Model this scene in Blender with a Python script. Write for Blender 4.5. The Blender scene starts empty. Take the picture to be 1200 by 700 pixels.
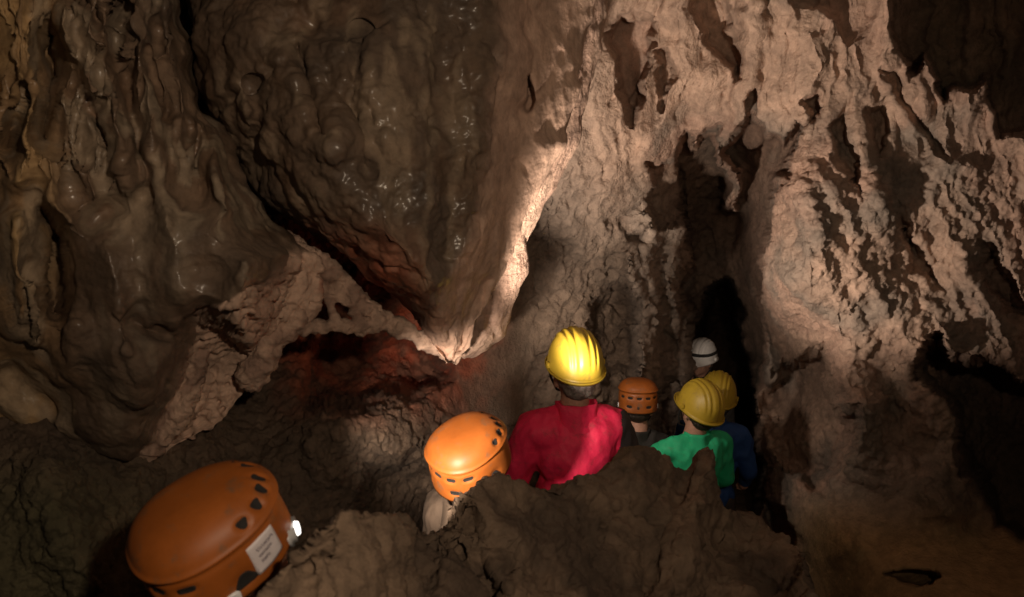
import bpy, bmesh, math, random
import numpy as np
from mathutils import Vector, Matrix, Euler

R = math.radians
scene = bpy.context.scene
col = scene.collection

# ---------------------------------------------------------------- camera
PITCH = R(-12.0)
CAM = np.array([0.0, 0.0, 1.6])
FPX = 811.0                                   # focal length in photo pixels (1200 wide)
cam_d = bpy.data.cameras.new('camera')
cam_d.sensor_width = 36.0
cam_d.lens = FPX / 1200.0 * 36.0
cam_d.clip_start = 0.02
cam_d.clip_end = 200.0
cam_d.dof.use_dof = True
cam_d.dof.focus_distance = 2.9
cam_d.dof.aperture_fstop = 4.0
cam = bpy.data.objects.new('camera', cam_d)
cam.location = CAM
cam.rotation_euler = (R(90) + PITCH, 0, 0)
col.objects.link(cam)
scene.camera = cam

# ---------------------------------------------------------------- world: underground, no daylight
world = bpy.data.worlds.new('World')
scene.world = world
world.use_nodes = True
bg = world.node_tree.nodes['Background']
bg.inputs['Color'].default_value = (1.0, 0.78, 0.58, 1)
bg.inputs['Strength'].default_value = 0.013

# ---------------------------------------------------------------- exposure
scene.view_settings.view_transform = 'Standard'
scene.view_settings.look = 'None'
scene.view_settings.exposure = 0.1
scene.view_settings.gamma = 1.0
scene.view_settings.use_curve_mapping = False
scene.render.engine = 'CYCLES'
scene.cycles.use_denoising = True
scene.cycles.max_bounces = 6
scene.cycles.diffuse_bounces = 4
scene.cycles.sample_clamp_indirect = 2.0

FWD = np.array([0.0, math.cos(PITCH), math.sin(PITCH)])
RGT = np.array([1.0, 0.0, 0.0])
UPV = np.array([0.0, -math.sin(PITCH), math.cos(PITCH)])


def at(px, py, d):
    """photo pixel + distance along the view axis -> world point(s)"""
    px = np.asarray(px, float)[..., None]
    py = np.asarray(py, float)[..., None]
    d = np.asarray(d, float)[..., None]
    return CAM + d * (FWD + RGT * (px - 600.0) / FPX + UPV * (350.0 - py) / FPX)


def spot(name, loc, target, power, angle, blend=0.5, color=(1, .83, .67), size=0.012):
    l = bpy.data.lights.new(name, 'SPOT')
    l.energy = power
    l.spot_size = R(angle)
    l.spot_blend = blend
    l.color = color
    l.shadow_soft_size = size
    o = bpy.data.objects.new(name, l)
    col.objects.link(o)
    o.location = Vector(loc)
    o.rotation_euler = (Vector(target) - Vector(loc)).to_track_quat('-Z', 'Y').to_euler()
    return o


# the photographer's own head torch, worn just above the camera
spot('photographer_headlamp', (0.36, -0.15, 1.92), at(400, 225, 2.0), 56.0, 130, 1.0, (1.0, .78, .56), 0.03)

# ---------------------------------------------------------------- noise
_rng = np.random.RandomState(7)
_P = _rng.permutation(256)
_P = np.concatenate([_P, _P, _P]).astype(np.int64)
_G = _rng.normal(size=(256, 3))
_G /= np.linalg.norm(_G, axis=1)[:, None]
_W = _rng.rand(256, 3)


def gnoise(p):
    p = np.asarray(p, float)
    i = np.floor(p).astype(np.int64)
    f = p - i
    w = f * f * f * (f * (f * 6 - 15) + 10)
    i &= 255
    out = 0
    for dx in (0, 1):
        wx = w[:, 0] if dx else 1 - w[:, 0]
        hx = _P[i[:, 0] + dx]
        for dy in (0, 1):
            wy = w[:, 1] if dy else 1 - w[:, 1]
            hy = _P[hx + ((i[:, 1] + dy) & 255)]
            for dz in (0, 1):
                wz = w[:, 2] if dz else 1 - w[:, 2]
                h = _P[hy + ((i[:, 2] + dz) & 255)]
                g = _G[h]
                d = g[:, 0] * (f[:, 0] - dx) + g[:, 1] * (f[:, 1] - dy) + g[:, 2] * (f[:, 2] - dz)
                out = out + wx * wy * wz * d
    return out * 1.5


def fbm(p, octv=4, gain=0.5, lac=2.03):
    a, s, t = 1.0, 0.0, 0.0
    q = np.array(p, float)
    for k in range(octv):
        s = s + a * gnoise(q + 17.3 * k)
        t += a
        a *= gain
        q = q * lac
    return s / t


def ridged(p, octv=4, gain=0.5, lac=2.1):
    a, s, t = 1.0, 0.0, 0.0
    q = np.array(p, float)
    for k in range(octv):
        s = s + a * (1 - np.abs(gnoise(q + 9.1 * k)) * 2)
        t += a
        a *= gain
        q = q * lac
    return s / t


def worley(p):
    """F1, F2 of 3-D cell noise"""
    p = np.asarray(p, float)
    i = np.floor(p).astype(np.int64)
    f = p - i
    f1 = np.full(len(p), 9.0)
    f2 = np.full(len(p), 9.0)
    for dx in (-1, 0, 1):
        hx = _P[(i[:, 0] + dx) & 255]
        for dy in (-1, 0, 1):
            hy = _P[hx + ((i[:, 1] + dy) & 255)]
            for dz in (-1, 0, 1):
                h = _P[hy + ((i[:, 2] + dz) & 255)]
                w = _W[h]
                d = (w[:, 0] + dx - f[:, 0]) ** 2 + (w[:, 1] + dy - f[:, 1]) ** 2 + (w[:, 2] + dz - f[:, 2]) ** 2
                m = d < f1
                f2 = np.where(m, f1, np.minimum(f2, d))
                f1 = np.where(m, d, f1)
    return np.sqrt(f1), np.sqrt(f2)


def sstep(a, b, x):
    t = np.clip((x - a) / (b - a + 1e-12), 0, 1)
    return t * t * (3 - 2 * t)


# ---------------------------------------------------------------- 2-D sculpting fields (plan of a rock face)
def rbf(ctrl):
    c = np.array(ctrl, float)
    X = c[:, :2] / 300.0
    n = len(c)

    def U(r2):
        return r2 * np.log(r2 + 1e-9)
    A = np.zeros((n + 3, n + 3))
    A[:n, :n] = U(((X[:, None] - X[None]) ** 2).sum(-1)) + 0.002 * np.eye(n)
    A[:n, n] = 1
    A[:n, n + 1:] = X
    A[n:, :n] = A[:n, n:].T
    b = np.zeros(n + 3)
    b[:n] = c[:, 2]
    w = np.linalg.solve(A, b)

    def f(px, py):
        q = np.stack([px, py], -1) / 300.0
        o = w[n] + q @ w[n + 1:]
        for k in range(n):
            o = o + w[k] * U(((q - X[k]) ** 2).sum(-1))
        return o
    return f


def polydist(px, py, pts, closed=False):
    pts = np.array(pts, float)
    n = len(pts)
    best = np.full(px.shape, 1e9)
    inside = np.zeros(px.shape, bool)
    for k in range(n if closed else n - 1):
        a, b = pts[k], pts[(k + 1) % n]
        e = b - a
        t = np.clip(((px - a[0]) * e[0] + (py - a[1]) * e[1]) / (e @ e + 1e-9), 0, 1)
        d = (px - a[0] - t * e[0]) ** 2 + (py - a[1] - t * e[1]) ** 2
        best = np.minimum(best, d)
        if closed:
            c = ((a[1] > py) != (b[1] > py)) & (px < (b[0] - a[0]) * (py - a[1]) / (b[1] - a[1] + 1e-12) + a[0])
            inside ^= c
    best = np.sqrt(best)
    return np.where(inside, -best, best) if closed else best


def carve(px, py, poly, depth, soft):
    return depth * sstep(soft, -soft, polydist(px, py, poly, True))


def stroke(px, py, pts, width, amp, sharp=2.0):
    """rounded rib (amp<0 = towards the viewer) or groove (amp>0)"""
    d = polydist(px, py, pts) / width
    return amp * np.exp(-np.abs(d) ** sharp)


# ---------------------------------------------------------------- mesh helpers
def grid_mesh(name, P, wrap_u=False, flip=False):
    """P: (rows, cols, 3)"""
    m, n = P.shape[:2]
    idx = np.arange(m * n).reshape(m, n)
    if wrap_u:
        nx = np.roll(idx, -1, axis=1)
        a, b, c, d = idx[:-1], nx[:-1], nx[1:], idx[1:]
    else:
        a, b, c, d = idx[:-1, :-1], idx[:-1, 1:], idx[1:, 1:], idx[1:, :-1]
    q = np.stack([a, b, c, d] if not flip else [d, c, b, a], -1).reshape(-1, 4)
    me = bpy.data.meshes.new(name)
    me.vertices.add(m * n)
    me.vertices.foreach_set('co', P.reshape(-1).astype(np.float32))
    me.loops.add(q.size)
    me.loops.foreach_set('vertex_index', q.reshape(-1).astype(np.int32))
    me.polygons.add(len(q))
    me.polygons.foreach_set('loop_start', np.arange(0, q.size, 4, dtype=np.int32))
    me.update(calc_edges=True)
    me.polygons.foreach_set('use_smooth', np.ones(len(q), bool))
    return me


def verts(me):
    a = np.empty(len(me.vertices) * 3, np.float32)
    me.vertices.foreach_get('co', a)
    return a.reshape(-1, 3).astype(float)


def vnormals(me):
    a = np.empty(len(me.vertices) * 3, np.float32)
    me.vertex_normals.foreach_get('vector', a)
    return a.reshape(-1, 3).astype(float)


def setverts(me, v):
    me.vertices.foreach_set('co', v.reshape(-1).astype(np.float32))
    me.update()


def set_pigment(me, rgb, wet):
    a = me.attributes.new('pigment', 'FLOAT_COLOR', 'POINT')
    c = np.ones((len(rgb), 4), np.float32)
    c[:, :3] = np.clip(rgb, 0, 1)
    c[:, 3] = np.clip(wet, 0, 1)
    a.data.foreach_set('color', c.reshape(-1))


def link(name, me, mat=None, parent=None):
    o = bpy.data.objects.new(name, me)
    col.objects.link(o)
    if mat is not None:
        me.materials.clear()
        me.materials.append(mat)
    if parent is not None:
        o.parent = parent
    return o


def empty(name, M=None):
    o = bpy.data.objects.new(name, None)
    o.empty_display_size = 0.1
    col.objects.link(o)
    if M is not None:
        o.matrix_world = M
    return o


def tag(o, label=None, cat=None, group=None, kind=None):
    if label:
        o['label'] = label
    if cat:
        o['category'] = cat
    if group:
        o['group'] = group
    if kind:
        o['kind'] = kind
    return o


# ---------------------------------------------------------------- materials
def newmat(name):
    m = bpy.data.materials.new(name)
    m.use_nodes = True
    nt = m.node_tree
    return m, nt, nt.nodes, nt.links, nt.nodes['Principled BSDF']


def mat_rock(name, bump=0.5, fine=55.0, coat=0.0):
    m, nt, N, L, B = newmat(name)
    tc = N.new('ShaderNodeTexCoord')
    at_ = N.new('ShaderNodeAttribute')
    at_.attribute_name = 'pigment'
    n1 = N.new('ShaderNodeTexNoise')
    n1.inputs['Scale'].default_value = fine * .35
    n1.inputs['Detail'].default_value = 9
    n1.inputs['Roughness'].default_value = 0.68
    L.new(tc.outputs['Object'], n1.inputs['Vector'])
    n2 = N.new('ShaderNodeTexNoise')
    n2.inputs['Scale'].default_value = 4.5
    n2.inputs['Detail'].default_value = 6
    n2.inputs['Roughness'].default_value = .6
    L.new(tc.outputs['Object'], n2.inputs['Vector'])
    mr = N.new('ShaderNodeMapRange')
    mr.inputs['From Min'].default_value = .28
    mr.inputs['From Max'].default_value = .72
    mr.inputs['To Min'].default_value = .62
    mr.inputs['To Max'].default_value = 1.32
    L.new(n1.outputs['Fac'], mr.inputs['Value'])
    mr2 = N.new('ShaderNodeMapRange')
    mr2.inputs['From Min'].default_value = .3
    mr2.inputs['From Max'].default_value = .7
    mr2.inputs['To Min'].default_value = .75
    mr2.inputs['To Max'].default_value = 1.2
    L.new(n2.outputs['Fac'], mr2.inputs['Value'])
    mu = N.new('ShaderNodeMath')
    mu.operation = 'MULTIPLY'
    L.new(mr.outputs[0], mu.inputs[0])
    L.new(mr2.outputs[0], mu.inputs[1])
    vm = N.new('ShaderNodeVectorMath')
    vm.operation = 'SCALE'
    L.new(at_.outputs['Color'], vm.inputs[0])
    L.new(mu.outputs[0], vm.inputs['Scale'])
    L.new(vm.outputs[0], B.inputs['Base Color'])
    # wet patches are glossy
    n3 = N.new('ShaderNodeTexNoise')
    n3.inputs['Scale'].default_value = 7.0
    n3.inputs['Detail'].default_value = 4
    L.new(tc.outputs['Object'], n3.inputs['Vector'])
    wm = N.new('ShaderNodeMapRange')
    wm.inputs['From Min'].default_value = .42
    wm.inputs['From Max'].default_value = .6
    L.new(n3.outputs['Fac'], wm.inputs['Value'])
    wmul = N.new('ShaderNodeMath')
    wmul.operation = 'MULTIPLY'
    L.new(wm.outputs[0], wmul.inputs[0])
    L.new(at_.outputs['Alpha'], wmul.inputs[1])
    rr = N.new('ShaderNodeMapRange')
    rr.inputs['To Min'].default_value = .88
    rr.inputs['To Max'].default_value = .16
    L.new(wmul.outputs[0], rr.inputs['Value'])
    L.new(rr.outputs[0], B.inputs['Roughness'])
    # fine relief
    v = N.new('ShaderNodeTexVoronoi')
    v.inputs['Scale'].default_value = fine
    L.new(tc.outputs['Object'], v.inputs['Vector'])
    n4 = N.new('ShaderNodeTexNoise')
    n4.inputs['Scale'].default_value = fine * 1.3
    n4.inputs['Detail'].default_value = 8
    n4.inputs['Roughness'].default_value = .7
    L.new(tc.outputs['Object'], n4.inputs['Vector'])
    ad = N.new('ShaderNodeMath')
    ad.operation = 'MULTIPLY_ADD'
    L.new(v.outputs['Distance'], ad.inputs[0])
    ad.inputs[1].default_value = .35
    L.new(n4.outputs['Fac'], ad.inputs[2])
    bp = N.new('ShaderNodeBump')
    bp.inputs['Strength'].default_value = bump
    bp.inputs['Distance'].default_value = .012
    L.new(ad.outputs[0], bp.inputs['Height'])
    L.new(bp.outputs[0], B.inputs['Normal'])
    if coat:
        n5 = N.new('ShaderNodeTexNoise')
        n5.inputs['Scale'].default_value = 9
        n5.inputs['Detail'].default_value = 3
        L.new(tc.outputs['Object'], n5.inputs['Vector'])
        bc = N.new('ShaderNodeBump')
        bc.inputs['Strength'].default_value = .2
        bc.inputs['Distance'].default_value = .02
        L.new(n5.outputs['Fac'], bc.inputs['Height'])
        L.new(bc.outputs[0], B.inputs['Coat Normal'])
        cw = N.new('ShaderNodeMath')
        cw.operation = 'MULTIPLY'
        cw.inputs[1].default_value = coat
        L.new(wmul.outputs[0], cw.inputs[0])
        L.new(cw.outputs[0], B.inputs['Coat Weight'])
        B.inputs['Coat Roughness'].default_value = .27
        B.inputs['Coat IOR'].default_value = 1.45
        rr.inputs['To Max'].default_value = .5
    return m


def mat_plain(name, rgb, rough=.5, var=.12, scale=30, bump=0.0, spec=.5, sheen=0, coat=0, rgb2=None, dirt=0.0):
    m, nt, N, L, B = newmat(name)
    tc = N.new('ShaderNodeTexCoord')
    n1 = N.new('ShaderNodeTexNoise')
    n1.inputs['Scale'].default_value = scale
    n1.inputs['Detail'].default_value = 6
    n1.inputs['Roughness'].default_value = .65
    L.new(tc.outputs['Object'], n1.inputs['Vector'])
    cr = N.new('ShaderNodeValToRGB')
    cr.color_ramp.elements[0].position = .3
    cr.color_ramp.elements[1].position = .7
    c2 = rgb2 if rgb2 else [c * (1 - var) for c in rgb]
    cr.color_ramp.elements[0].color = (*c2, 1)
    cr.color_ramp.elements[1].color = (*[min(1, c * (1 + var * .5)) for c in rgb], 1)
    L.new(n1.outputs['Fac'], cr.inputs['Fac'])
    if dirt:
        nd = N.new('ShaderNodeTexNoise')
        nd.inputs['Scale'].default_value = 26
        nd.inputs['Detail'].default_value = 10
        nd.inputs['Roughness'].default_value = .72
        L.new(tc.outputs['Object'], nd.inputs['Vector'])
        md = N.new('ShaderNodeMapRange')
        md.inputs['From Min'].default_value = .54
        md.inputs['From Max'].default_value = .70
        md.inputs['To Max'].default_value = dirt
        L.new(nd.outputs['Fac'], md.inputs['Value'])
        mx = N.new('ShaderNodeMix')
        mx.data_type = 'RGBA'
        L.new(md.outputs[0], mx.inputs['Factor'])
        L.new(cr.outputs['Color'], mx.inputs['A'])
        mx.inputs['B'].default_value = (.13, .085, .05, 1)
        L.new(mx.outputs['Result'], B.inputs['Base Color'])
    else:
        L.new(cr.outputs['Color'], B.inputs['Base Color'])
    rr = N.new('ShaderNodeMapRange')
    rr.inputs['To Min'].default_value = max(.05, rough - .08)
    rr.inputs['To Max'].default_value = min(1, rough + .12)
    L.new(n1.outputs['Fac'], rr.inputs['Value'])
    L.new(rr.outputs[0], B.inputs['Roughness'])
    B.inputs['Specular IOR Level'].default_value = spec
    B.inputs['Sheen Weight'].default_value = sheen
    B.inputs['Coat Weight'].default_value = coat
    if bump:
        bp = N.new('ShaderNodeBump')
        bp.inputs['Strength'].default_value = bump
        bp.inputs['Distance'].default_value = .004
        n2 = N.new('ShaderNodeTexNoise')
        n2.inputs['Scale'].default_value = scale * 4
        n2.inputs['Detail'].default_value = 5
        L.new(tc.outputs['Object'], n2.inputs['Vector'])
        L.new(n2.outputs['Fac'], bp.inputs['Height'])
        L.new(bp.outputs[0], B.inputs['Normal'])
    return m


def mat_lens(name, strength):
    m, nt, N, L, B = newmat(name)
    tc = N.new('ShaderNodeTexCoord')
    n1 = N.new('ShaderNodeTexNoise')
    n1.inputs['Scale'].default_value = 40
    L.new(tc.outputs['Object'], n1.inputs['Vector'])
    L.new(n1.outputs['Color'], B.inputs['Base Color'])
    B.inputs['Emission Color'].default_value = (1, .95, .88, 1)
    B.inputs['Emission Strength'].default_value = strength
    return m


M_wall = mat_rock('cave_wall_rock', .9, 62)
M_wet = mat_rock('wet_flowstone', .45, 58, 1.0)
M_mud = mat_rock('caked_mud', .8, 48)

# ================================================================ THE CAVE
# pigments (real-world albedos), except the red, which is painted bounce light
TAN = np.array([.47, .32, .24])
PINK = np.array([.44, .285, .215])
GREY = np.array([.26, .20, .16])
BROWN = np.array([.15, .10, .066])
DARK = np.array([.07, .047, .032])
OCHRE = np.array([.30, .18, .075])
RED_BOUNCE = np.array([.38, .075, .03])  # red light bounced under the overhang, painted as rock colour
GREEN = np.array([.12, .115, .05])
FLOW = np.array([.19, .122, .078])


def mix(a, b, t):
    t = np.clip(t, 0, 1)[:, None]
    return a * (1 - t) + b * t


def warp2(px, py, amp, scale, seed):
    p = np.stack([px / scale, py / scale, np.full_like(px, seed)], -1)
    sh = px.shape
    p = p.reshape(-1, 3)
    return (px + amp * fbm(p, 3).reshape(sh), py + amp * fbm(p + 31.7, 3).reshape(sh))


# ---- back and right-hand wall, one continuous surface
CT = [
    (-260, 480, 1.9), (-100, 600, 1.75), (60, 520, 1.85), (60, 640, 1.7), (-100, 900, 1.6), (200, 560, 2.1), (200, 700, 2.0), (250, 900, 2.0),
    (330, 470, 2.6), (350, 600, 2.3), (420, 500, 2.55), (420, 560, 2.45), (470, 620, 2.7), (500, 900, 2.9),
    (-250, 100, 2.8), (100, 100, 3.0), (300, 250, 3.1), (420, 400, 3.0),
    (560, 450, 3.35), (560, 540, 3.3), (600, 350, 3.5), (640, 250, 3.45), (600, 100, 3.3), (650, 420, 3.7), (640, 900, 3.7),
    (740, 120, 3.25), (740, 220, 3.45), (730, 320, 3.9), (770, 330, 4.15), (770, 430, 4.4), (760, 520, 4.6), (760, 900, 4.6),
    (830, 60, 3.2), (870, 120, 3.25), (860, 250, 4.2), (850, 400, 5.3), (850, 550, 5.6), (850, 900, 5.6),
    (920, 60, 3.0), (930, 230, 3.15), (920, 330, 3.25), (960, 300, 3.0), (920, 520, 3.75), (930, 600, 3.6), (950, 900, 3.2),
    (1050, 300, 3.06), (1040, 120, 2.98), (1000, 400, 3.12), (990, 480, 3.18), (1000, 560, 3.2), (980, 640, 3.05), (1060, 610, 2.95), (1090, 680, 2.6), (1080, 900, 2.2),
    (1190, 300, 2.95), (1150, 140, 2.88), (1190, 200, 2.9), (1180, 450, 2.95), (1180, 600, 2.9), (1190, 690, 2.5), (1200, 900, 1.9),
    (1420, 100, 2.7), (1420, 400, 2.6), (1420, 700, 1.8), (1420, 950, 1.6),
    (-260, -260, 2.2), (200, -260, 2.4), (600, -260, 2.5), (900, -260, 2.3), (1200, -260, 2.2), (1420, -260, 2.6),
]
base_depth = rbf(CT)

CARVES = [  # polygon, metres into the rock, edge softness (px)
    ([(796, 205), (803, 176), (812, 160), (820, 182), (828, 166), (838, 150), (846, 172), (853, 196), (858, 168), (870, 150), (884, 142), (892, 162), (904, 156), (918, 168), (930, 148), (943, 150), (926, 186), (908, 232), (893, 300), (902, 390), (898, 440), (884, 480), (890, 640), (835, 640), (815, 400), (808, 330), (800, 260)], .85, 6),
    ([(832, 345), (848, 332), (868, 360), (884, 430), (884, 540), (874, 640), (840, 640), (818, 480), (822, 400)], 2.2, 8),
    ([(712, 40), (730, 20), (762, 20), (760, 62), (748, 110), (736, 142), (722, 95)], .28, 5),  # hollow cut to the wedge shadow cast by a knob
    ([(766, 62), (776, 55), (787, 88), (776, 118), (768, 95)], .2, 4),  # smaller hollow, also shaped as a cast shadow
    ([(800, -40), (846, -40), (850, 30), (862, 96), (842, 62), (822, 45)], .22, 5),  # hollow following another upward shadow wedge
    ([(694, 352), (722, 338), (742, 360), (740, 420), (722, 450), (700, 430)], .45, 12),
    ([(762, 190), (800, 190), (803, 260), (775, 262), (760, 240)], .35, 6),
    ([(896, 452), (918, 432), (936, 418), (962, 410), (974, 440), (984, 480), (1000, 506), (985, 540), (955, 572), (930, 560), (912, 520)], .55, 12),
    ([(1068, 436), (1090, 418), (1104, 398), (1118, 415), (1135, 432), (1160, 430), (1190, 448), (1230, 470), (1240, 640), (1180, 620), (1140, 560), (1115, 480), (1090, 452)], .75, 9),
    ([(1040, -60), (1044, 30), (1056, 62), (1072, 84), (1082, 62), (1096, 92), (1098, 118), (1112, 104), (1130, 98), (1146, 96), (1160, 112), (1172, 128), (1182, 158), (1200, 156), (1260, 140), (1300, -60)], .7, 5),
    ([(976, 150), (990, 140), (1000, 190), (1006, 235), (994, 215)], .12, 4),
    ([(1012, 140), (1036, 136), (1036, 160), (1026, 185)], .13, 4),
    ([(1028, 78), (1040, 74), (1060, 112), (1092, 152), (1110, 180), (1096, 176), (1060, 140)], .08, 4),
    ([(872, 120), (884, 108), (890, 140), (880, 150)], .2, 4),
    ([(946, 122), (962, 112), (964, 140), (950, 146)], .2, 4),
    ([(1058, 252), (1068, 258), (1084, 300), (1098, 330), (1084, 322), (1070, 295)], .09, 4),
    ([(1144, 288), (1158, 300), (1184, 330), (1215, 372), (1190, 362), (1164, 330)], .16, 5),
    ([(928, 0), (940, -40), (1010, -40), (1020, 20), (1000, 44), (985, 20)], .08, 6),
    ([(596, 230), (622, 218), (640, 236), (628, 262), (600, 258)], .18, 6),
    ([(430, 560), (490, 548), (520, 590), (500, 640), (430, 640)], .35, 14),
    ([(380, 410), (480, 400), (520, 440), (440, 470), (360, 470)], .5, 16),
    ([(895, 596), (915, 598), (942, 632), (950, 660), (920, 655), (905, 628)], .5, 6),
    ([(1038, 676), (1070, 670), (1102, 678), (1070, 688)], .25, 3),
]
STROKES = [  # pts, width px, amp (minus = proud)
    ([(690, -20), (690, 80), (660, 180), (640, 250)], 34, -.14, 2),
    ([(735, 150), (720, 210), (700, 300)], 30, -.12, 2),
    ([(752, 70), (756, 110), (748, 150)], 7, -.06, 2),
    ([(795, -20), (790, 90), (770, 150), (765, 195)], 22, -.15, 2),
    ([(830, 90), (842, 140), (820, 158)], 20, -.16, 2),
    ([(880, -20), (872, 60), (866, 140)], 16, -.16, 2),
    ([(858, 188), (862, 205), (854, 236)], 9, -.6, 2),
    ([(868, 206), (866, 244)], 5, -.6, 2),
    ([(770, 260), (764, 330), (768, 440), (762, 520)], 15, -.30, 2),
    ([(742, 300), (738, 380), (752, 440)], 13, -.30, 2),
    ([(792, 270), (790, 340), (798, 440)], 10, -.30, 2),
    ([(900, 160), (930, 110), (960, 60)], 30, -.10, 2),
    ([(912, 230), (905, 320), (908, 420)], 26, -.14, 2),
    ([(1005, 150), (1014, 210), (1030, 260)], 14, -.05, 2),
    ([(1030, 70), (1050, 120), (1090, 170), (1150, 205)], 8, -.05, 2),
    ([(940, 200), (955, 300), (985, 400), (1010, 480)], 38, -.12, 2),
    ([(1030, 250), (1050, 350), (1080, 410)], 32, -.10, 2),
    ([(1110, 200), (1130, 300), (1150, 410)], 34, -.10, 2),
    ([(1030, 440), (1040, 480)], 26, .10, 2),
    ([(1106, 380), (1122, 412)], 5, -.14, 2),
    ([(898, 435), (902, 448)], 9, -.18, 2),
    ([(1060, 80), (1078, 130)], 10, -.05, 2),
    ([(385, 500), (440, 480), (480, 520)], 44, -.22, 2),
    ([(60, 560), (110, 690)], 36, -.12, 2),
    ([(240, 520), (250, 600)], 26, -.10, 2),
    ([(930, 580), (985, 640)], 22, -.12, 2),
    ([(1010, 520), (1060, 560), (1120, 600)], 34, -.10, 2),
    ([(1095, 470), (1120, 520), (1110, 580)], 26, -.10, 2),
]


def build_wall():
    xs = np.r_[np.arange(-260, -12, 8), np.arange(-12, 1212, 1.8), np.arange(1212, 1425, 8)]
    ys = np.r_[np.arange(-260, -12, 8), np.arange(-12, 712, 1.8), np.arange(712, 925, 8)]
    px, py = np.meshgrid(xs, ys)
    wx, wy = warp2(px, py, 22, 70, 3.3)
    wx, wy = warp2(wx, wy, 9, 22, 8.1)
    D = base_depth(px, py)
    # large undulation: hanging flutes above, slanting bulges below
    right = sstep(590, 680, px) * sstep(560, 430, py)
    up = sstep(250, 150, py)
    p = np.stack([wx / 42, wy / 260, np.zeros_like(px)], -1).reshape(-1, 3)
    D -= (ridged(p, 2) - .45).reshape(px.shape) * .05 * right * up
    p = np.stack([wx / 15, wy / 120, np.full_like(px, 5.)], -1).reshape(-1, 3)
    D -= (ridged(p, 2) - .45).reshape(px.shape) * .022 * right * up
    sk = np.where(px > 880, .42, .0) * sstep(860, 940, px)
    p = np.stack([(wx - sk * (wy - 200)) / 60, wy / 260, np.full_like(px, 9.)], -1).reshape(-1, 3)
    D -= (ridged(p, 2) - .45).reshape(px.shape) * .075 * right * (1 - up)
    p = np.stack([(wx - sk * (wy - 200)) / 20, wy / 75, np.full_like(px, 12.)], -1).reshape(-1, 3)
    D -= (fbm(p, 3)).reshape(px.shape) * .03 * right * (1 - up)
    # rows of pointed drapery tips
    for y0, per, amp, ph in ((160, 44, .035, 0.3), (80, 58, .025, 1.9)):
        w_ = (wx / per + ph) % 1.0
        tip = y0 + 40 * (1 - np.abs(2 * w_ - 1)) + 24 * np.sin(wx / 61.0 + ph)
        D -= amp * sstep(tip + 5, tip - 45, wy) * sstep(tip - 130, tip - 20, wy) * right * sstep(680, 720, px)
    for pts, w, a, s in STROKES:
        b = np.array(pts)
        r = w * 3
        m = (px > b[:, 0].min() - r - 30) & (px < b[:, 0].max() + r + 30) & (py > b[:, 1].min() - r - 30) & (py < b[:, 1].max() + r + 30)
        k_ = .55 if (b[:, 0].mean() > 680 and b[:, 1].mean() < 300 and a > -.3) else 1.0
        D[m] += stroke(wx[m], wy[m], pts, w, a * k_, s)
    for poly, dep, soft in CARVES:
        b = np.array(poly)
        r = soft * 3 + 30
        m = (px > b[:, 0].min() - r) & (px < b[:, 0].max() + r) & (py > b[:, 1].min() - r) & (py < b[:, 1].max() + r)
        D[m] += carve(wx[m], wy[m], poly, dep, soft)
    me = grid_mesh('cave_wall', at(px, py, D), flip=True)
    v = verts(me)
    n = vnormals(me)
    X = px.ravel()
    Y = py.ravel()
    rough = sstep(860, 930, X) * sstep(150, 230, Y) * sstep(640, 520, Y)
    rough = np.maximum(rough, sstep(620, 680, X) * sstep(170, 260, Y) * sstep(900, 800, X) * .9)
    rough = np.maximum(rough, sstep(620, 480, X) * .8)
    smooth = sstep(900, 960, X) * sstep(570, 610, Y)
    smooth = np.maximum(smooth, sstep(.5, 1, np.exp(-((X - 565) / 60) ** 2 - ((Y - 460) / 60) ** 2) * 1.4))
    d = .035 * fbm(v * 3.2, 3) * (1 - .5 * smooth)
    q = v * np.array([24, 24, 19]) + .6 * fbm(v * 7, 2)[:, None]
    f1, f2 = worley(q)
    d += rough * .028 * (.5 - f1)
    d += (.30 + .70 * rough) * (1 - .85 * smooth) * (.013 * fbm(v * 17, 3, .6) + .016 * fbm(v * 46, 3, .65))
    ctr_ = sstep(150, 230, Y) * sstep(900, 820, X) * sstep(600, 640, X)
    d -= ctr_ * .035 * sstep(.55, .9, ridged(v * np.array([5, 5, 4]) + 13, 4)) - ctr_ * .02 * fbm(v * 9, 3)
    d -= (1 - smooth) * .014 * sstep(.76, .95, ridged(v * np.array([6, 6, 3.5]) + 3.3, 3))
    setverts(me, v + n * d[:, None])
    # pigments, plus recess shade and red bounce light painted in
    k = fbm(v * 2.3, 4) + .5
    c = mix(np.tile(GREY, (len(v), 1)), PINK[None], sstep(.30, .62, k))
    k2 = fbm(v * 1.4 + 40, 4) + .5
    c = mix(c, TAN[None], sstep(.5, .72, k2))
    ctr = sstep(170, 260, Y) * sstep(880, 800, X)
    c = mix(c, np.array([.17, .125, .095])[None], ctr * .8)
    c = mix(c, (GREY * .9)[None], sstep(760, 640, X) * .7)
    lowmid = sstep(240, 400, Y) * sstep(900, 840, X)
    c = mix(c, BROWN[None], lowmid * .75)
    c = mix(c, (GREY * 1.05)[None], sstep(732, 745, X) * sstep(806, 794, X) * sstep(190, 240, Y) * .8)
    recess_shade = sstep(.35, 1.1, (D - base_depth(px, py)).ravel())  # shade of the deep hollows, painted in by carve depth
    c = mix(c, np.array([.115, .07, .045])[None], recess_shade * .9)
    c = mix(c, OCHRE[None] * 1.3, sstep(560, 640, Y) * sstep(900, 960, X) * .85)
    c = mix(c, BROWN[None], sstep(400, 520, Y) * sstep(960, 1050, X) * sstep(640, 580, Y) * .6)
    c = mix(c, GREEN[None] * .7, sstep(1040, 1100, X) * sstep(180, 100, Y) * recess_shade)
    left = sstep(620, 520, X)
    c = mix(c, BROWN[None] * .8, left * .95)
    c = mix(c, DARK[None] * 1.2, left * sstep(.45, .6, k) * .6)
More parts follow.
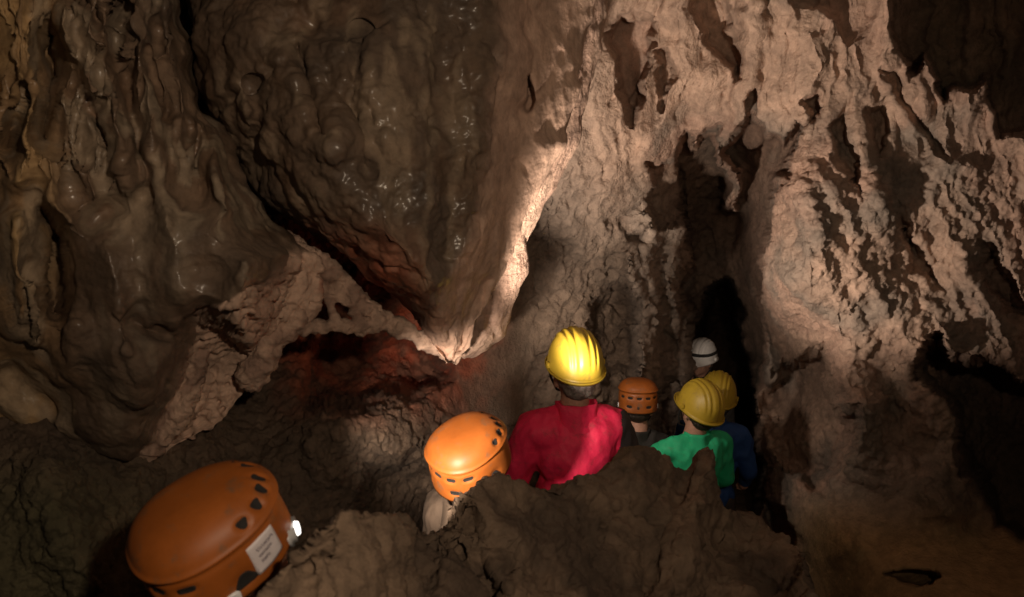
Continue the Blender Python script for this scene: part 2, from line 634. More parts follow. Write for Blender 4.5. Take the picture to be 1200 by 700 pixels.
    c = mix(c, RED_BOUNCE[None], left * sstep(300, 360, X) * sstep(520, 400, Y) * (.35 + .6 * sstep(.35, .65, fbm(v * 7, 4) + .5)))  # red bounce glow painted on the wall below the slab
    c = mix(c, GREEN[None] * .8, sstep(260, 60, X) * sstep(500, 600, Y) * .6)
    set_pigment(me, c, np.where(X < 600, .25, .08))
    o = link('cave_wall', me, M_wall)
    tag(o, kind='structure')
    return o


# ---- masses of rock hanging in front of the wall: stacks of closed cross-sections
def interp_curve(pts, ys):
    p = np.array(pts, float)
    return np.interp(ys, p[:, 1], p[:, 0])


def smooth1(a, k):
    ker = np.hanning(2 * k + 1)
    ker /= ker.sum()
    return np.convolve(np.pad(a, k, mode='edge'), ker, 'valid')


def mass(name, left_pts, right_pts, y0, y1, ny, nr, mid, front, back, peak, jag, seed, feats, post):
    ys = np.linspace(y0, y1, ny)
    Lx = smooth1(interp_curve(left_pts, ys), 3)
    Rx = smooth1(interp_curve(right_pts, ys), 3)
    j = fbm(np.stack([ys / 38, np.full_like(ys, seed), np.zeros_like(ys)], -1), 2)
    j2 = fbm(np.stack([ys / 38, np.full_like(ys, seed + 9), np.zeros_like(ys)], -1), 2)
    # front three quarters of the ring get most of the vertices
    nf = int(nr * .78)
    uf = (1 - np.cos(np.linspace(0, math.pi, nf))) / 2
    uf = .5 * uf + .5 * np.linspace(0, 1, nf)
    nb = nr - nf
    ub = np.linspace(1, 0, nb + 2)[1:-1]
    u = np.concatenate([uf, ub])
    isf = np.concatenate([np.ones(nf), np.zeros(nb)]).astype(bool)
    px = Lx[:, None] + (Rx - Lx)[:, None] * u[None] + jag * j[:, None] * u[None] ** 14 + .6 * jag * j2[:, None] * (1 - u[None]) ** 14
    py = np.repeat(ys[:, None], nr, 1)
    a = np.where(u < peak, u / peak, (1 - u) / (1 - peak))
    prof = np.sqrt(np.clip(1 - (1 - a) ** 2.2, 0, 1))
    end = np.sqrt(np.clip(1 - np.clip((py - (y1 - 60)) / 60, 0, 1) ** 2, 0, 1))
    D = mid(px, py)
    D = np.where(isf[None], D - front(px, py) * prof[None] * end, D + back * np.sqrt(np.clip(1 - (2 * u - 1) ** 2, 0, 1))[None] * end)
    wx, wy = warp2(px, py, 14, 60, seed)
    F = feats(wx, wy) * np.where(isf, np.clip(prof * 1.6, 0, 1), 0)[None]
    D = D + F
    P = at(px, py, D)
    me = grid_mesh(name, P, wrap_u=True, flip=True)
    # close both ends
    bm = bmesh.new()
    bm.from_mesh(me)
    bm.verts.ensure_lookup_table()
    for row in (0, ny - 1):
        vs = [bm.verts[row * nr + k] for k in range(nr)]
        try:
            bm.faces.new(vs if row else vs[::-1])
        except ValueError:
            pass
    bmesh.ops.recalc_face_normals(bm, faces=bm.faces)
    bm.to_mesh(me)
    bm.free()
    me.polygons.foreach_set('use_smooth', np.ones(len(me.polygons), bool))
    v = verts(me)
    n = vnormals(me)
    d, c, wet = post(v, px.ravel(), py.ravel(), np.tile(isf, ny))
    setverts(me, v + n * d[:, None])
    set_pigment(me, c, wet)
    return me


# big hanging slab
SL_L = [(205, -260), (212, -20), (222, 60), (240, 130), (285, 190), (308, 238), (350, 268), (400, 300), (440, 330), (470, 352), (492, 372), (505, 398), (525, 425)]
SL_L = [(a, b) for a, b in SL_L]
SL_R = [(725, -260), (702, -20), (686, 80), (660, 165), (630, 222), (604, 280), (588, 322), (568, 352), (552, 385), (546, 405), (535, 425)]


def slab_mid(px, py):
    return 2.25 + .10 * (px - 500) / 200 - .0002 * (py - 200) * 1.0


def slab_front(px, py):
    return .42 - .20 * sstep(150, 420, py) + 0 * px


def slab_feats(x, y):
    F = np.zeros_like(x)
    # smooth right-hand facet set back from the lumpy front
    F += carve(x, y, [(590, -300), (600, 60), (588, 160), (575, 280), (520, 370), (480, 420), (640, 440), (760, 100), (760, -300)], .13, 26)
    for pts, w, a in [
        ([(617, 92), (621, 112), (621, 128)], 2.6, .10),
        ([(612, 135), (640, 100), (655, 60)], 5, .015),
        ([(300, 40), (350, 120), (390, 170)], 26, -.05), ([(260, 20), (300, 120), (350, 170)], 22, -.04),
        ([(430, 60), (470, 200), (470, 300)], 50, -.05), ([(380, 180), (440, 260), (500, 330)], 26, -.05),
        ([(290, 100), (305, 130), (300, 170)], 8, .05), ([(350, 60), (380, 160)], 8, .035),
        ([(420, 30), (415, 130), (430, 200)], 10, .03), ([(520, 60), (535, 180), (520, 300)], 16, .045),
        ([(230, 20), (262, 100), (310, 170), (380, 230), (460, 290)], 14, -.03),
        ([(540, 330), (520, 410)], 8, .03), ([(572, 330), (556, 405)], 7, .03),
    ]:
        F += stroke(x, y, pts, w, a)
    return F


def slab_post(v, X, Y, front):
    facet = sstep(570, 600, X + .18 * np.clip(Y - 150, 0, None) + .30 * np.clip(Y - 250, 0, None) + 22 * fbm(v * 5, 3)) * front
    p = v * np.array([1, 1, .55])
    d = .05 * fbm(p * 3.2 + 5, 4)
    f1, f2 = worley(v * np.array([9, 9, 6]) + .8 * fbm(v * 5, 2)[:, None])
    d += (1 - facet) * .030 * (.45 - f1)
    d += (1 - facet) * (.018 * fbm(v * 15, 3, .6) + .005 * fbm(v * 42, 3, .6)) + facet * .007 * fbm(v * np.array([14, 14, 5]), 4, .6)
    d -= .022 * (1 - .6 * facet) * sstep(.70, .95, ridged(v * 3.2 + 1.7, 3))
    tip = sstep(330, 410, Y)
    d += tip * .015 * fbm(v * 30, 3)
    k = fbm(v * 2.4 + 11, 4) + .5
    c = mix(np.tile(FLOW, (len(v), 1)) * .72, (DARK * 1.5)[None], sstep(.4, .65, k))
    c = mix(c, (np.array([.15, .085, .05]))[None], sstep(.55, .75, fbm(v * 3.1 + 70, 3) + .5) * .7)
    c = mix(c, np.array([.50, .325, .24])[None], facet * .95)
    streak = sstep(.56, .72, fbm(v * np.array([9, 9, 1.6]) + 21, 3) + .5) * (1 - facet)
    c = mix(c, np.array([.27, .195, .13])[None], streak * .6)
    edge = .35 * sstep(-30, -8, X - np.interp(Y, [b for a, b in SL_R], [a for a, b in SL_R]))  # lamp-lit right edge of the slab, painted paler
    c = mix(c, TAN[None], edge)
    c = mix(c, (RED_BOUNCE * .9)[None], sstep(240, 340, Y) * sstep(520, 430, X) * .8)  # red bounce light painted onto the slab's lower left
    wet = np.where(facet > .5, .1, .8)
    return d, c, wet


# left-hand flowstone bulge
FL_L = [(-260, -260), (-260, 430), (-120, 470), (60, 520), (130, 548)]
FL_R = [(228, -260), (214, -20), (222, 60), (242, 130), (286, 190), (312, 240), (345, 285), (372, 300), (378, 330), (366, 368), (350, 384), (338, 396),
        (326, 404), (298, 420), (286, 466), (262, 490), (226, 510), (196, 530), (165, 548)]


def fl_mid(px, py):
    return 2.02 + .10 * sstep(250, 500, py) + .00015 * (px - 100)


def fl_front(px, py):
    return .40 - .10 * sstep(330, 540, py) + 0 * px


def fl_feats(x, y):
    F = np.zeros_like(x)
    F += carve(x, y, [(352, 282), (300, 380), (285, 400), (238, 360), (216, 372), (205, 430), (190, 480), (165, 530), (160, 600), (340, 600), (500, 380), (400, 270)], .20, 14)
    for pts, w, a in [
        ([(190, -40), (206, 60), (216, 110), (246, 160), (268, 240)], 18, -.11), ([(258, 165), (266, 215)], 14, -.05),
        ([(150, -40), (165, 60), (180, 150), (190, 260)], 16, -.08), ([(112, -20), (122, 80), (146, 190), (150, 230)], 15, -.08),
        ([(76, 10), (90, 60), (110, 110)], 12, -.08), ([(90, 0), (110, 50)], 8, -.05),
        ([(10, -40), (24, 80), (28, 170), (20, 210)], 22, -.10), ([(-40, -40), (-30, 150)], 24, -.08),
        ([(62, 40), (60, 110), (52, 160)], 7, .16), ([(30, 110), (16, 150), (10, 170)], 7, .12),
        ([(50, 250), (62, 300), (68, 370)], 9, .18), ([(205, 30), (226, 120)], 5, .05),
        ([(130, 40), (150, 110), (165, 180)], 5, .06), ([(176, 60), (190, 140)], 5, .05), ([(100, 120), (125, 170)], 5, .05),
        ([(150, 10), (143, 30)], 8, .09),
        ([(16, 260), (20, 330), (16, 380)], 16, -.10), ([(36, 330), (38, 400)], 9, -.09),
        ([(66, 190), (60, 240), (80, 260)], 18, -.10), ([(100, 200), (110, 225)], 16, -.06),
        ([(180, 230), (130, 240), (100, 260)], 12, .05),
        ([(250, 270), (275, 310), (262, 350)], 40, -.12), ([(310, 300), (300, 340)], 30, -.09),
        ([(120, 300), (140, 360)], 24, -.06), ([(200, 290), (205, 340)], 24, -.06),
        ([(140, 420), (170, 440)], 34, -.12), ([(190, 470), (180, 490)], 22, .08), ([(90, 380), (80, 440)], 20, -.07),
        ([(20, 440), (60, 470)], 30, .12), ([(160, 380), (205, 400)], 9, .05),
    ]:
        F += stroke(x, y, pts, w, a)
    p = np.stack([x / 26, y / 130, np.full_like(x, 2.)], -1).reshape(-1, 3)
    F -= (ridged(p, 2) - .45).reshape(x.shape) * .075 * sstep(260, 160, y)
    return F


def fl_post(v, X, Y, front):
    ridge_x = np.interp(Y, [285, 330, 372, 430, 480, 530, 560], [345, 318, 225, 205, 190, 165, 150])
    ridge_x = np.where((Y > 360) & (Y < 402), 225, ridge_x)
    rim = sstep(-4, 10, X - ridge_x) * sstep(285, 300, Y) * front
    d = .035 * fbm(v * np.array([4, 4, 2.4]) + 3, 3)
    f1, f2 = worley(v * np.array([9, 9, 5]) + .6 * fbm(v * 4, 2)[:, None])
    d += (1 - rim) * .026 * (.45 - f1)
    d += (1 - rim) * (.007 * fbm(v * 20, 3) + .003 * fbm(v * 48, 3)) - (1 - rim) * .012 * sstep(.76, .95, ridged(v * np.array([4, 4, 2]) + 8, 3))
    g1, g2 = worley(v * 30)
    d += rim * (.032 * fbm(v * 20, 4, .6) + .012 * (g1 - .5) - .02 * sstep(.3, .1, g1))
    k = fbm(v * 2.6 + 4, 4) + .5
    c = mix(np.tile(FLOW, (len(v), 1)), (DARK * 1.6)[None], sstep(.45, .7, k))
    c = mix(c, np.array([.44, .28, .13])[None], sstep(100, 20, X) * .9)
    c = mix(c, np.array([.16, .09, .05])[None], sstep(.5, .7, fbm(v * 3 + 90, 3) + .5) * .6)
    c = mix(c, np.array([.30, .23, .16])[None], sstep(.56, .72, fbm(v * np.array([10, 10, 1.8]) + 61, 3) + .5) * .7)
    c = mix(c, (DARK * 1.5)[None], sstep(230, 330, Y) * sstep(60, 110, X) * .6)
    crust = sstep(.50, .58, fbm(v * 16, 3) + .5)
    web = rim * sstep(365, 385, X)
    c = mix(c, (TAN * 1.1)[None], rim)  # pale tan paints in the lamplight on the rim
    c = mix(c, RED_BOUNCE[None] * .7, web * (1 - crust) * .95)  # red bounce colour painted between the crust specks
    wet = (1 - rim) * np.where(X < 70, .35, .95)
    return d, c, wet


# ---- mud bank in the foreground: front face up to its crest, then over and down to the floor behind
CREST = [(-200, 760, .80), (120, 740, .85), (272, 730, .90), (308, 690, .95), (348, 652, 1.02), (385, 614, 1.12), (425, 604, 1.25), (470, 612, 1.40), (503, 624, 1.50), (526, 610, 1.58), (545, 574, 1.64), (562, 558, 1.68),
         (600, 564, 1.78), (640, 572, 1.90), (668, 566, 2.0), (700, 552, 2.1), (728, 536, 2.2), (752, 530, 2.28), (780, 536, 2.35), (808, 550, 2.42), (815, 532, 2.44), (823, 522, 2.45), (839, 521, 2.45), (846, 533, 2.46), (847, 570, 2.47), (852, 592, 2.48), (872, 598, 2.5),
         (900, 612, 2.45), (925, 634, 2.35), (944, 652, 2.2), (948, 672, 2.05), (952, 700, 1.9), (960, 760, 1.7)]


def build_bank():
    c = np.array(CREST, float)
    # arclength parameter along the crest
    seg = np.r_[0, np.cumsum(np.hypot(np.diff(c[:, 0]), np.diff(c[:, 1])))]
    nu = 640
    s = np.linspace(0, seg[-1], nu)
    cx = smooth1(np.interp(s, seg, c[:, 0]), 4)
    cy = smooth1(np.interp(s, seg, c[:, 1]), 4)
    cd = smooth1(np.interp(s, seg, c[:, 2]), 10)
    j = fbm(np.stack([s / 16, 0 * s, 0 * s], -1), 4)
    cy = cy + 5 * j
    nf, nb = 270, 40
    rows = []
    # foot of the bank below the frame
    bx = np.linspace(-150, 905, nu)
    by = np.full(nu, 980.0)
    bd = np.interp(bx, [-150, 300, 600, 905], [.62, .72, .95, 1.35])
    t = np.linspace(0, 1, nf)
    for tt in t:
        x = bx + (cx - bx) * tt
        y = by + (cy - by) * tt
        k = tt ** 1.1
        d = bd + (cd - bd) * k
        # rounded crest
        rows.append((x, y, d))
    px = np.array([r[0] for r in rows])
    py = np.array([r[1] for r in rows])
    D = np.array([r[2] for r in rows])
    wx, wy = warp2(px, py, 16, 50, 4.4)
    for pts, w, a in [
        ([(520, 600), (540, 640), (560, 700), (570, 760)], 12, .07), ([(548, 600), (568, 660), (580, 720)], 9, .05),
        ([(525, 585), (520, 620)], 10, -.05), ([(440, 640), (400, 690)], 34, -.05), ([(640, 600), (660, 690)], 50, -.06),
        ([(740, 560), (800, 640), (860, 720)], 40, -.06), ([(690, 600), (730, 690)], 12, .03), ([(480, 640), (500, 700)], 14, .04),
        ([(830, 620), (900, 690)], 12, .05), ([(600, 690), (640, 700)], 16, -.05), ([(360, 660), (350, 720)], 10, .03),
        ([(535, 600), (580, 640)], 8, .03), ([(820, 590), (850, 600)], 14, -.05),
    ]:
        D += stroke(wx, wy, pts, w, a)
    P = at(px, py, D)
    # back slope, in metres from the crest
    top = P[-1]
    back = []
    for i in range(1, nb + 1):
        q = i / nb
        h = .28 * math.sin(min(1, q * 1.1) * math.pi / 2)
        z = -.06 * (q * 3) ** 1.0 if q < .2 else -.036 - 2.3 * (q - .2)
        dirv = FWD * np.array([1, 1, 0])
        b = top + h * dirv[None] * .8
        b[:, 2] += z
        back.append(b)
    P = np.concatenate([P, np.array(back)], 0)
    me = grid_mesh('mud_bank', P)
    v = verts(me)
    n = vnormals(me)
    X = np.concatenate([px, np.repeat(px[-1:], nb, 0)], 0).ravel()
    d = .055 * fbm(v * 3.4 + 2, 3) + .03 * fbm(v * 8, 3)
    f1, f2 = worley(v * 15 + .8 * fbm(v * 9, 2)[:, None])
    d += .007 * (.5 - f1) + .014 * fbm(v * 12, 3, .6) + .014 * fbm(v * 34, 4, .66) - .022 * sstep(.74, .96, ridged(v * 4.5 + 6, 3))
    setverts(me, v + n * d[:, None])
    k = fbm(v * 3.0 + 8, 4) + .5
    cc = mix(np.tile(BROWN * 1.25, (len(v), 1)), (DARK * 1.5)[None], sstep(.42, .66, k))
    cc = mix(cc, np.array([.22, .15, .10])[None], sstep(.5, .7, fbm(v * 2.2 + 50, 4) + .5) * .7)
    cc = mix(cc, np.array([.26, .18, .12])[None], sstep(500, 380, X) * .5)
    set_pigment(me, cc, np.full(len(v), .2))
    o = link('mud_bank', me, M_mud)
    tag(o, kind='structure')
    return o


build_wall()
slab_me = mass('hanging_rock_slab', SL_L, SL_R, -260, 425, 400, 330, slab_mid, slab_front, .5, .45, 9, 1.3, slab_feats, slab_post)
# added pale fin behind the slab, standing in for its lit right edge
FN_R = [(735, -260), (714, -20), (697, 80), (678, 160), (652, 222), (622, 275), (611, 330), (598, 372), (586, 395), (566, 412), (548, 420)]
FN_L = [(640, -260), (620, -20), (600, 80), (580, 160), (560, 222), (540, 275), (520, 330), (520, 372), (522, 395), (530, 412), (538, 420)]


def fin_post(v, X, Y, front):
    d = .03 * fbm(v * 4 + 7, 3) + .010 * fbm(v * np.array([16, 16, 7]), 4, .6) + .004 * fbm(v * 50, 3) + sstep(360, 400, Y) * .014 * fbm(v * 22, 3)
    k = fbm(v * 4 + 31, 4) + .5
    c = mix(np.tile(TAN * 1.1, (len(v), 1)), PINK[None], sstep(.4, .65, k))
    return d, c, np.full(len(v), .1)


fin_me = mass('added_edge_fin', FN_L, FN_R, -260, 420, 320, 120, lambda px, py: 2.62 + .0 * px, lambda px, py: .16 + 0 * px, .35, .55, 7, 3.9,
              lambda x, y: stroke(x, y, [(575, 340), (585, 400)], 6, .03) + stroke(x, y, [(690, 40), (640, 200)], 8, .02), fin_post)
tag(link('added_edge_fin', fin_me, M_wall), kind='structure')
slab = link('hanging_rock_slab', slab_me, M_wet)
tag(slab, kind='structure')
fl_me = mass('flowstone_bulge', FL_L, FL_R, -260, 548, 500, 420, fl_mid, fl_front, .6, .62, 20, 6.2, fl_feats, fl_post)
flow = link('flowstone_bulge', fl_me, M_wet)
tag(flow, kind='structure')
build_bank()


# ================================================================ PEOPLE
def capsule(bm, p0, r0, p1, r1, n=14):
    p0, p1 = Vector(p0), Vector(p1)
    ax = p1 - p0
    L_ = ax.length
    q = Vector((0, 0, 1)).rotation_difference(ax) if L_ > 1e-6 else Vector((0, 0, 1)).rotation_difference(Vector((0, 0, 1)))
    prof = []
    for k in range(1, 5):
        a = k / 5 * math.pi / 2
        prof.append((r0 * math.sin(a), -r0 * math.cos(a)))
    prof.append((r0, 0))
    prof.append((r1, L_))
    for k in range(4, 0, -1):
        a = k / 5 * math.pi / 2
        prof.append((r1 * math.sin(a), L_ + r1 * math.cos(a)))
    b = bm.verts.new(p0 + q @ Vector((0, 0, -r0)))
    t = bm.verts.new(p0 + q @ Vector((0, 0, L_ + r1)))
    rings = []
    for r, z in prof:
        rings.append([bm.verts.new(p0 + q @ Vector((r * math.cos(2 * math.pi * i / n), r * math.sin(2 * math.pi * i / n), z))) for i in range(n)])
    for i in range(n):
        bm.faces.new((b, rings[0][(i + 1) % n], rings[0][i]))
        bm.faces.new((t, rings[-1][i], rings[-1][(i + 1) % n]))
        for a, c in zip(rings[:-1], rings[1:]):
            bm.faces.new((a[i], a[(i + 1) % n], c[(i + 1) % n], c[i]))


def ellipsoid(bm, c, r, rot=None, sub=3):
    M = Matrix.Translation(Vector(c)) @ (rot.to_4x4() if rot is not None else Matrix.Identity(4)) @ Matrix.Diagonal((*r, 1))
    bmesh.ops.create_icosphere(bm, subdivisions=sub, radius=1.0, matrix=M)


def fuse(name, bm, voxel, smooth=6, M=None):
    """union of overlapping solids as one continuous skin"""
    if M is not None:
        bmesh.ops.transform(bm, matrix=M, verts=bm.verts)
    me = bpy.data.meshes.new(name + '_tmp')
    bm.to_mesh(me)
    bm.free()
    o = bpy.data.objects.new(name + '_tmp', me)
    col.objects.link(o)
    r = o.modifiers.new('r', 'REMESH')
    r.mode = 'VOXEL'
    r.voxel_size = voxel
    if smooth:
        sm = o.modifiers.new('s', 'SMOOTH')
        sm.factor = .5
        sm.iterations = smooth
    dg = bpy.context.evaluated_depsgraph_get()
    out = bpy.data.meshes.new_from_object(o.evaluated_get(dg))
    out.name = name
    bpy.data.objects.remove(o)
    bpy.data.meshes.remove(me)
    out.polygons.foreach_set('use_smooth', np.ones(len(out.polygons), bool))
    return out


def push(me, fn):
    v = verts(me)
    n = vnormals(me)
    setverts(me, v + n * fn(v)[:, None])


M_skin = mat_plain('skin', (.50, .27, .19), .5, .2, 60, .15)
M_hair_grey = mat_plain('greying_hair', (.26, .225, .20), .5, .75, 120, .6)
M_hair_dark = mat_plain('dark_hair', (.03, .02, .014), .45, .5, 160, .6)
M_red = mat_plain('red_jacket_cloth', (.85, .028, .10), .6, .18, 14, .8, .35, dirt=.45)
M_reddk = mat_plain('charcoal_panel_cloth', (.045, .036, .038), .75, .25, 20, .3)
M_green = mat_plain('green_jacket_cloth', (.03, .52, .24), .6, .25, 12, .25, .3, dirt=.35)
M_blue = mat_plain('blue_jacket_cloth', (.025, .075, .25), .65, .25, 12, .25, .3)
M_black = mat_plain('dark_jacket_cloth', (.03, .026, .024), .75, .3, 18, .3, .3)
M_brownj = mat_plain('muddy_brown_cloth', (.10, .07, .05), .8, .3, 14, .3, .3)
M_trous = mat_plain('dark_trouser_cloth', (.04, .038, .045), .8, .4, 16, .3, .3, rgb2=(.07, .05, .035))
M_boot = mat_plain('muddy_boot', (.05, .038, .028), .7, .5, 25, .4)
M_eye = mat_plain('eye', (.6, .58, .55), .2, .1, 40)


def head_parts(bm, k):
    ellipsoid(bm, (0, -.012 * k, .125 * k), (.077 * k, .098 * k, .092 * k))
    ellipsoid(bm, (0, .030 * k, .058 * k), (.060 * k, .066 * k, .062 * k))
    ellipsoid(bm, (0, .055 * k, .090 * k), (.062 * k, .045 * k, .07 * k))
    capsule(bm, (0, .092 * k, .105 * k), .009 * k, (0, .112 * k, .072 * k), .014 * k)
    for s in (-1, 1):
        ellipsoid(bm, (.079 * s * k, -.006 * k, .085 * k), (.011 * k, .020 * k, .032 * k))
        ellipsoid(bm, (.016 * s * k, .098 * k, .118 * k), (.022 * k, .012 * k, .008 * k))
    ellipsoid(bm, (0, .094 * k, .044 * k), (.024 * k, .010 * k, .007 * k))
    ellipsoid(bm, (0, .080 * k, .018 * k), (.022 * k, .018 * k, .016 * k))
    capsule(bm, (0, -.018 * k, -.06 * k), .062 * k, (0, -.012 * k, .05 * k), .056 * k)


def hand_parts(bm, w, d, side, k):
    """palm + five bent fingers hanging along d from wrist w"""
    d = Vector(d).normalized()
    across = Vector((0, 1, 0)) - d * d.y
    across.normalize()
    nrm = d.cross(across)
    if nrm.x * side > 0:
        nrm = -nrm
    w = Vector(w)
    ellipsoid(bm, w + d * .05 * k, (.038 * k, .042 * k, .05 * k))
    for i, L_ in enumerate((.070, .080, .074, .056)):
        b = w + d * .085 * k + across * (.027 - .018 * i) * k
        m = b + (d * .85 + nrm * .3).normalized() * L_ * .55 * k
        e = m + (d * .45 + nrm * .9).normalized() * L_ * .5 * k
        capsule(bm, b, .0095 * k, m, .0088 * k, 8)
        capsule(bm, m, .0088 * k, e, .0075 * k, 8)
    b = w + d * .03 * k + across * .034 * k
    m = b + (d * .6 + across * .7 + nrm * .25).normalized() * .04 * k
    e = m + (d * .9 + nrm * .45).normalized() * .032 * k
    capsule(bm, b, .012 * k, m, .0105 * k, 8)
    capsule(bm, m, .0105 * k, e, .0085 * k, 8)


ARMS_DOWN = {-1: ((-.255, .03, 1.15), (-.235, .20, .97)), 1: ((.255, .03, 1.15), (.235, .20, .97))}


def person(label, W, yaw, s, jacket_mat, head=(0, 0, 0), hair=M_hair_dark, lean=0.0, arms=None, headk=.97, collar=.04, wid=1.0, voxel=.010, perch=0.0):
    """W: helmet rim centre in the world; head=(pitch, roll, turn) in degrees; s: size against 1.75 m"""
    arms = arms or ARMS_DOWN
    neck = Vector((0, .02 + lean, 1.515))
    HM = Matrix.Translation(neck * s) @ Euler((R(head[0]), R(head[1]), R(head[2])), 'YXZ').to_matrix().to_4x4()
    hoff = Matrix.Translation((0, 0, .118 * headk + perch)) @ Matrix.Rotation(R(4), 4, 'X')
    rel = (HM @ hoff).translation
    Rz = Matrix.Rotation(R(yaw), 4, 'Z')
    origin = Vector(W) - (Rz @ rel)
    root = empty('person', Matrix.Translation(origin) @ Rz)
    tag(root, label, 'person', 'cavers filing down the passage')
    S = Matrix.Scale(s, 4)
    lx = lambda z: lean * max(0, min(1, (z - .95) / .5))

    def V(x, y, z):
        return (x, y + lx(z), z)
    # body
    bm = bmesh.new()
    ellipsoid(bm, V(0, 0, .98), (.15 * wid, .11, .13))
    ellipsoid(bm, V(0, 0, 1.15), (.135 * wid, .10, .16))
    ellipsoid(bm, V(0, 0, 1.32), (.16 * wid, .11, .15))
    for q in (-1, 1):
        capsule(bm, V(q * .05, 0, 1.43), .06, V(q * .18 * wid, 0, 1.405), .055)
        el, wr = arms[q]
        capsule(bm, V(q * .185 * wid, 0, 1.40), .052, V(*el), .042)
        capsule(bm, V(*el), .042, V(*wr), .028)
        dv = Vector(wr) - Vector(el)
        hand_parts(bm, V(*wr), dv, q, 1.0)
        capsule(bm, (q * .09, 0, .93), .085, (q * .105, .03, .50), .058)
        capsule(bm, (q * .105, .03, .50), .056, (q * .11, -.01, .09), .038)
        capsule(bm, (q * .11, -.03, .045), .04, (q * .125, .14, .035), .032)
    bmesh.ops.transform(bm, matrix=S, verts=bm.verts)
    hb = bmesh.new()
    head_parts(hb, headk)
    bmesh.ops.transform(hb, matrix=HM, verts=hb.verts)
    tmp = bpy.data.meshes.new('t')
    hb.to_mesh(tmp)
    hb.free()
    bm.from_mesh(tmp)
    bpy.data.meshes.remove(tmp)
    link('body', fuse('body', bm, .010, 2), M_skin, root)
    # eyes
    for q in (-1, 1):
        bm = bmesh.new()
        ellipsoid(bm, (q * .031 * headk, .083 * headk, .104 * headk), (.0125, .0125, .0125), sub=2)
        bmesh.ops.transform(bm, matrix=HM, verts=bm.verts)
        me = bpy.data.meshes.new('eye')
        bm.to_mesh(me)
        bm.free()
        link('eye', me, M_eye, root)
    # hair: nape and temples under the helmet
    bm = bmesh.new()
    k = headk
    ellipsoid(bm, (0, -.026 * k, .118 * k), (.083 * k, .098 * k, .085 * k))
    ellipsoid(bm, (0, -.056 * k, .072 * k), (.064 * k, .052 * k, .048 * k))
    me = fuse('hair', bm, .005, 2, HM)
    push(me, lambda v: .006 * fbm(v * np.array([70, 70, 25]), 3))
    link('hair', me, hair, root)
    # jacket
    bm = bmesh.new()
    ellipsoid(bm, V(0, 0, .95), (.185 * wid, .145, .12))
    ellipsoid(bm, V(0, -.005, 1.12), (.18 * wid, .135, .2))
    ellipsoid(bm, V(0, -.012, 1.30), (.20 * wid, .14, .17))
    capsule(bm, V(-.10 * wid, -.02, 1.385), .095, V(.10 * wid, -.02, 1.385), .095)
    for q in (-1, 1):
        capsule(bm, V(q * .06, -.01, 1.45), .06, V(q * .185 * wid, -.005, 1.40), .078)
        el, wr = arms[q]
        capsule(bm, V(q * .19 * wid, 0, 1.395), .080, V(*el), .062)
        capsule(bm, V(*el), .062, V(*wr), .046)
    bmesh.ops.transform(bm, matrix=S, verts=bm.verts)
    me = fuse('jacket', bm, voxel, 8)

    def folds(v):
        r = ridged(v * np.array([7, 7, 4.2]) + 2, 2)
        return .016 * fbm(v * np.array([6, 6, 4]) + s, 3) + .016 * (r - .5) + .007 * (ridged(v * np.array([13, 13, 8]) + 5, 2) - .5)
    push(me, folds)
    jk = link('jacket', me, jacket_mat, root)
    # stand-up collar: a real band round the neck
    nc, pts = 40, []
    for i, (rr, z) in enumerate([(.098, -.055), (.088, -.02), (.083, .02), (.082, collar), (.076, collar), (.074, .0), (.08, -.05)]):
        ring = []
        for a in range(nc):
            t = 2 * math.pi * a / nc
            dip = -.03 * max(0, math.sin(t))
            wv = .004 * math.sin(3 * t + i) + .003 * math.sin(7 * t)
            p = Vector(((rr + wv) * math.cos(t) * 1.04, (rr + wv) * math.sin(t) * 1.02 - .018 + lean, 1.475 + z + dip * (z > 0)))
            ring.append(p * s)
        pts.append(ring)
    link('collar', grid_mesh('collar', np.array([[list(p) for p in r_] for r_ in pts]), wrap_u=True), jacket_mat, jk)
    # trousers and boots
    bm = bmesh.new()
    ellipsoid(bm, (0, 0, .94), (.165 * wid, .125, .13))
    for q in (-1, 1):
        capsule(bm, (q * .09, 0, .90), .10, (q * .108, .03, .50), .075)
        capsule(bm, (q * .108, .03, .50), .074, (q * .112, -.01, .14), .062)
    bmesh.ops.transform(bm, matrix=S, verts=bm.verts)
    me = fuse('trousers', bm, .012, 6)
    push(me, lambda v: .008 * fbm(v * np.array([8, 8, 14]), 3))
    link('trousers', me, M_trous, root)
    for q in (-1, 1):
        bm = bmesh.new()
        capsule(bm, (q * .112, -.015, .22), .058, (q * .112, -.02, .07), .052)
        capsule(bm, (q * .112, -.03, .055), .055, (q * .13, .15, .048), .048)
        bmesh.ops.transform(bm, matrix=S, verts=bm.verts)
        link('boot', fuse('boot', bm, .012, 3), M_boot, root)
    helmM = Matrix.Translation(origin) @ Rz @ HM @ hoff
    feet = origin
    return root, helmM, feet, jk


# ---------------------------------------------------------------- helmets
M_orange = mat_plain('orange_helmet_plastic', (.33, .092, .015), .48, .25, 9, .1, .4, dirt=.8)
M_orange_dk = mat_plain('orange_helmet_band_plastic', (.60, .165, .022), .42, .14, 9, .04, .45)
M_yellow = mat_plain('yellow_hard_hat_plastic', (.46, .32, .03), .46, .16, 9, .03, .5, dirt=.5)
M_white = mat_plain('white_helmet_plastic', (.62, .60, .58), .4, .14, 12, .03)
M_dark = mat_plain('vent_hole_shade', (.012, .010, .009), .8, .3, 30)
M_foam = mat_plain('dark_foam', (.02, .018, .017), .85, .3, 40)
M_grey = mat_plain('grey_lamp_plastic', (.45, .45, .46), .4, .2, 30)
M_strap = mat_plain('grey_strap_webbing', (.32, .31, .30), .7, .3, 60, .3)
M_sticker = mat_plain('white_sticker_paper', (.68, .62, .64), .6, .12, 30)
M_ink = mat_plain('smudged_ink', (.10, .07, .11), .7, .3, 80)
M_silver = mat_plain('polished_clip', (.75, .75, .77), .2, .1, 30)
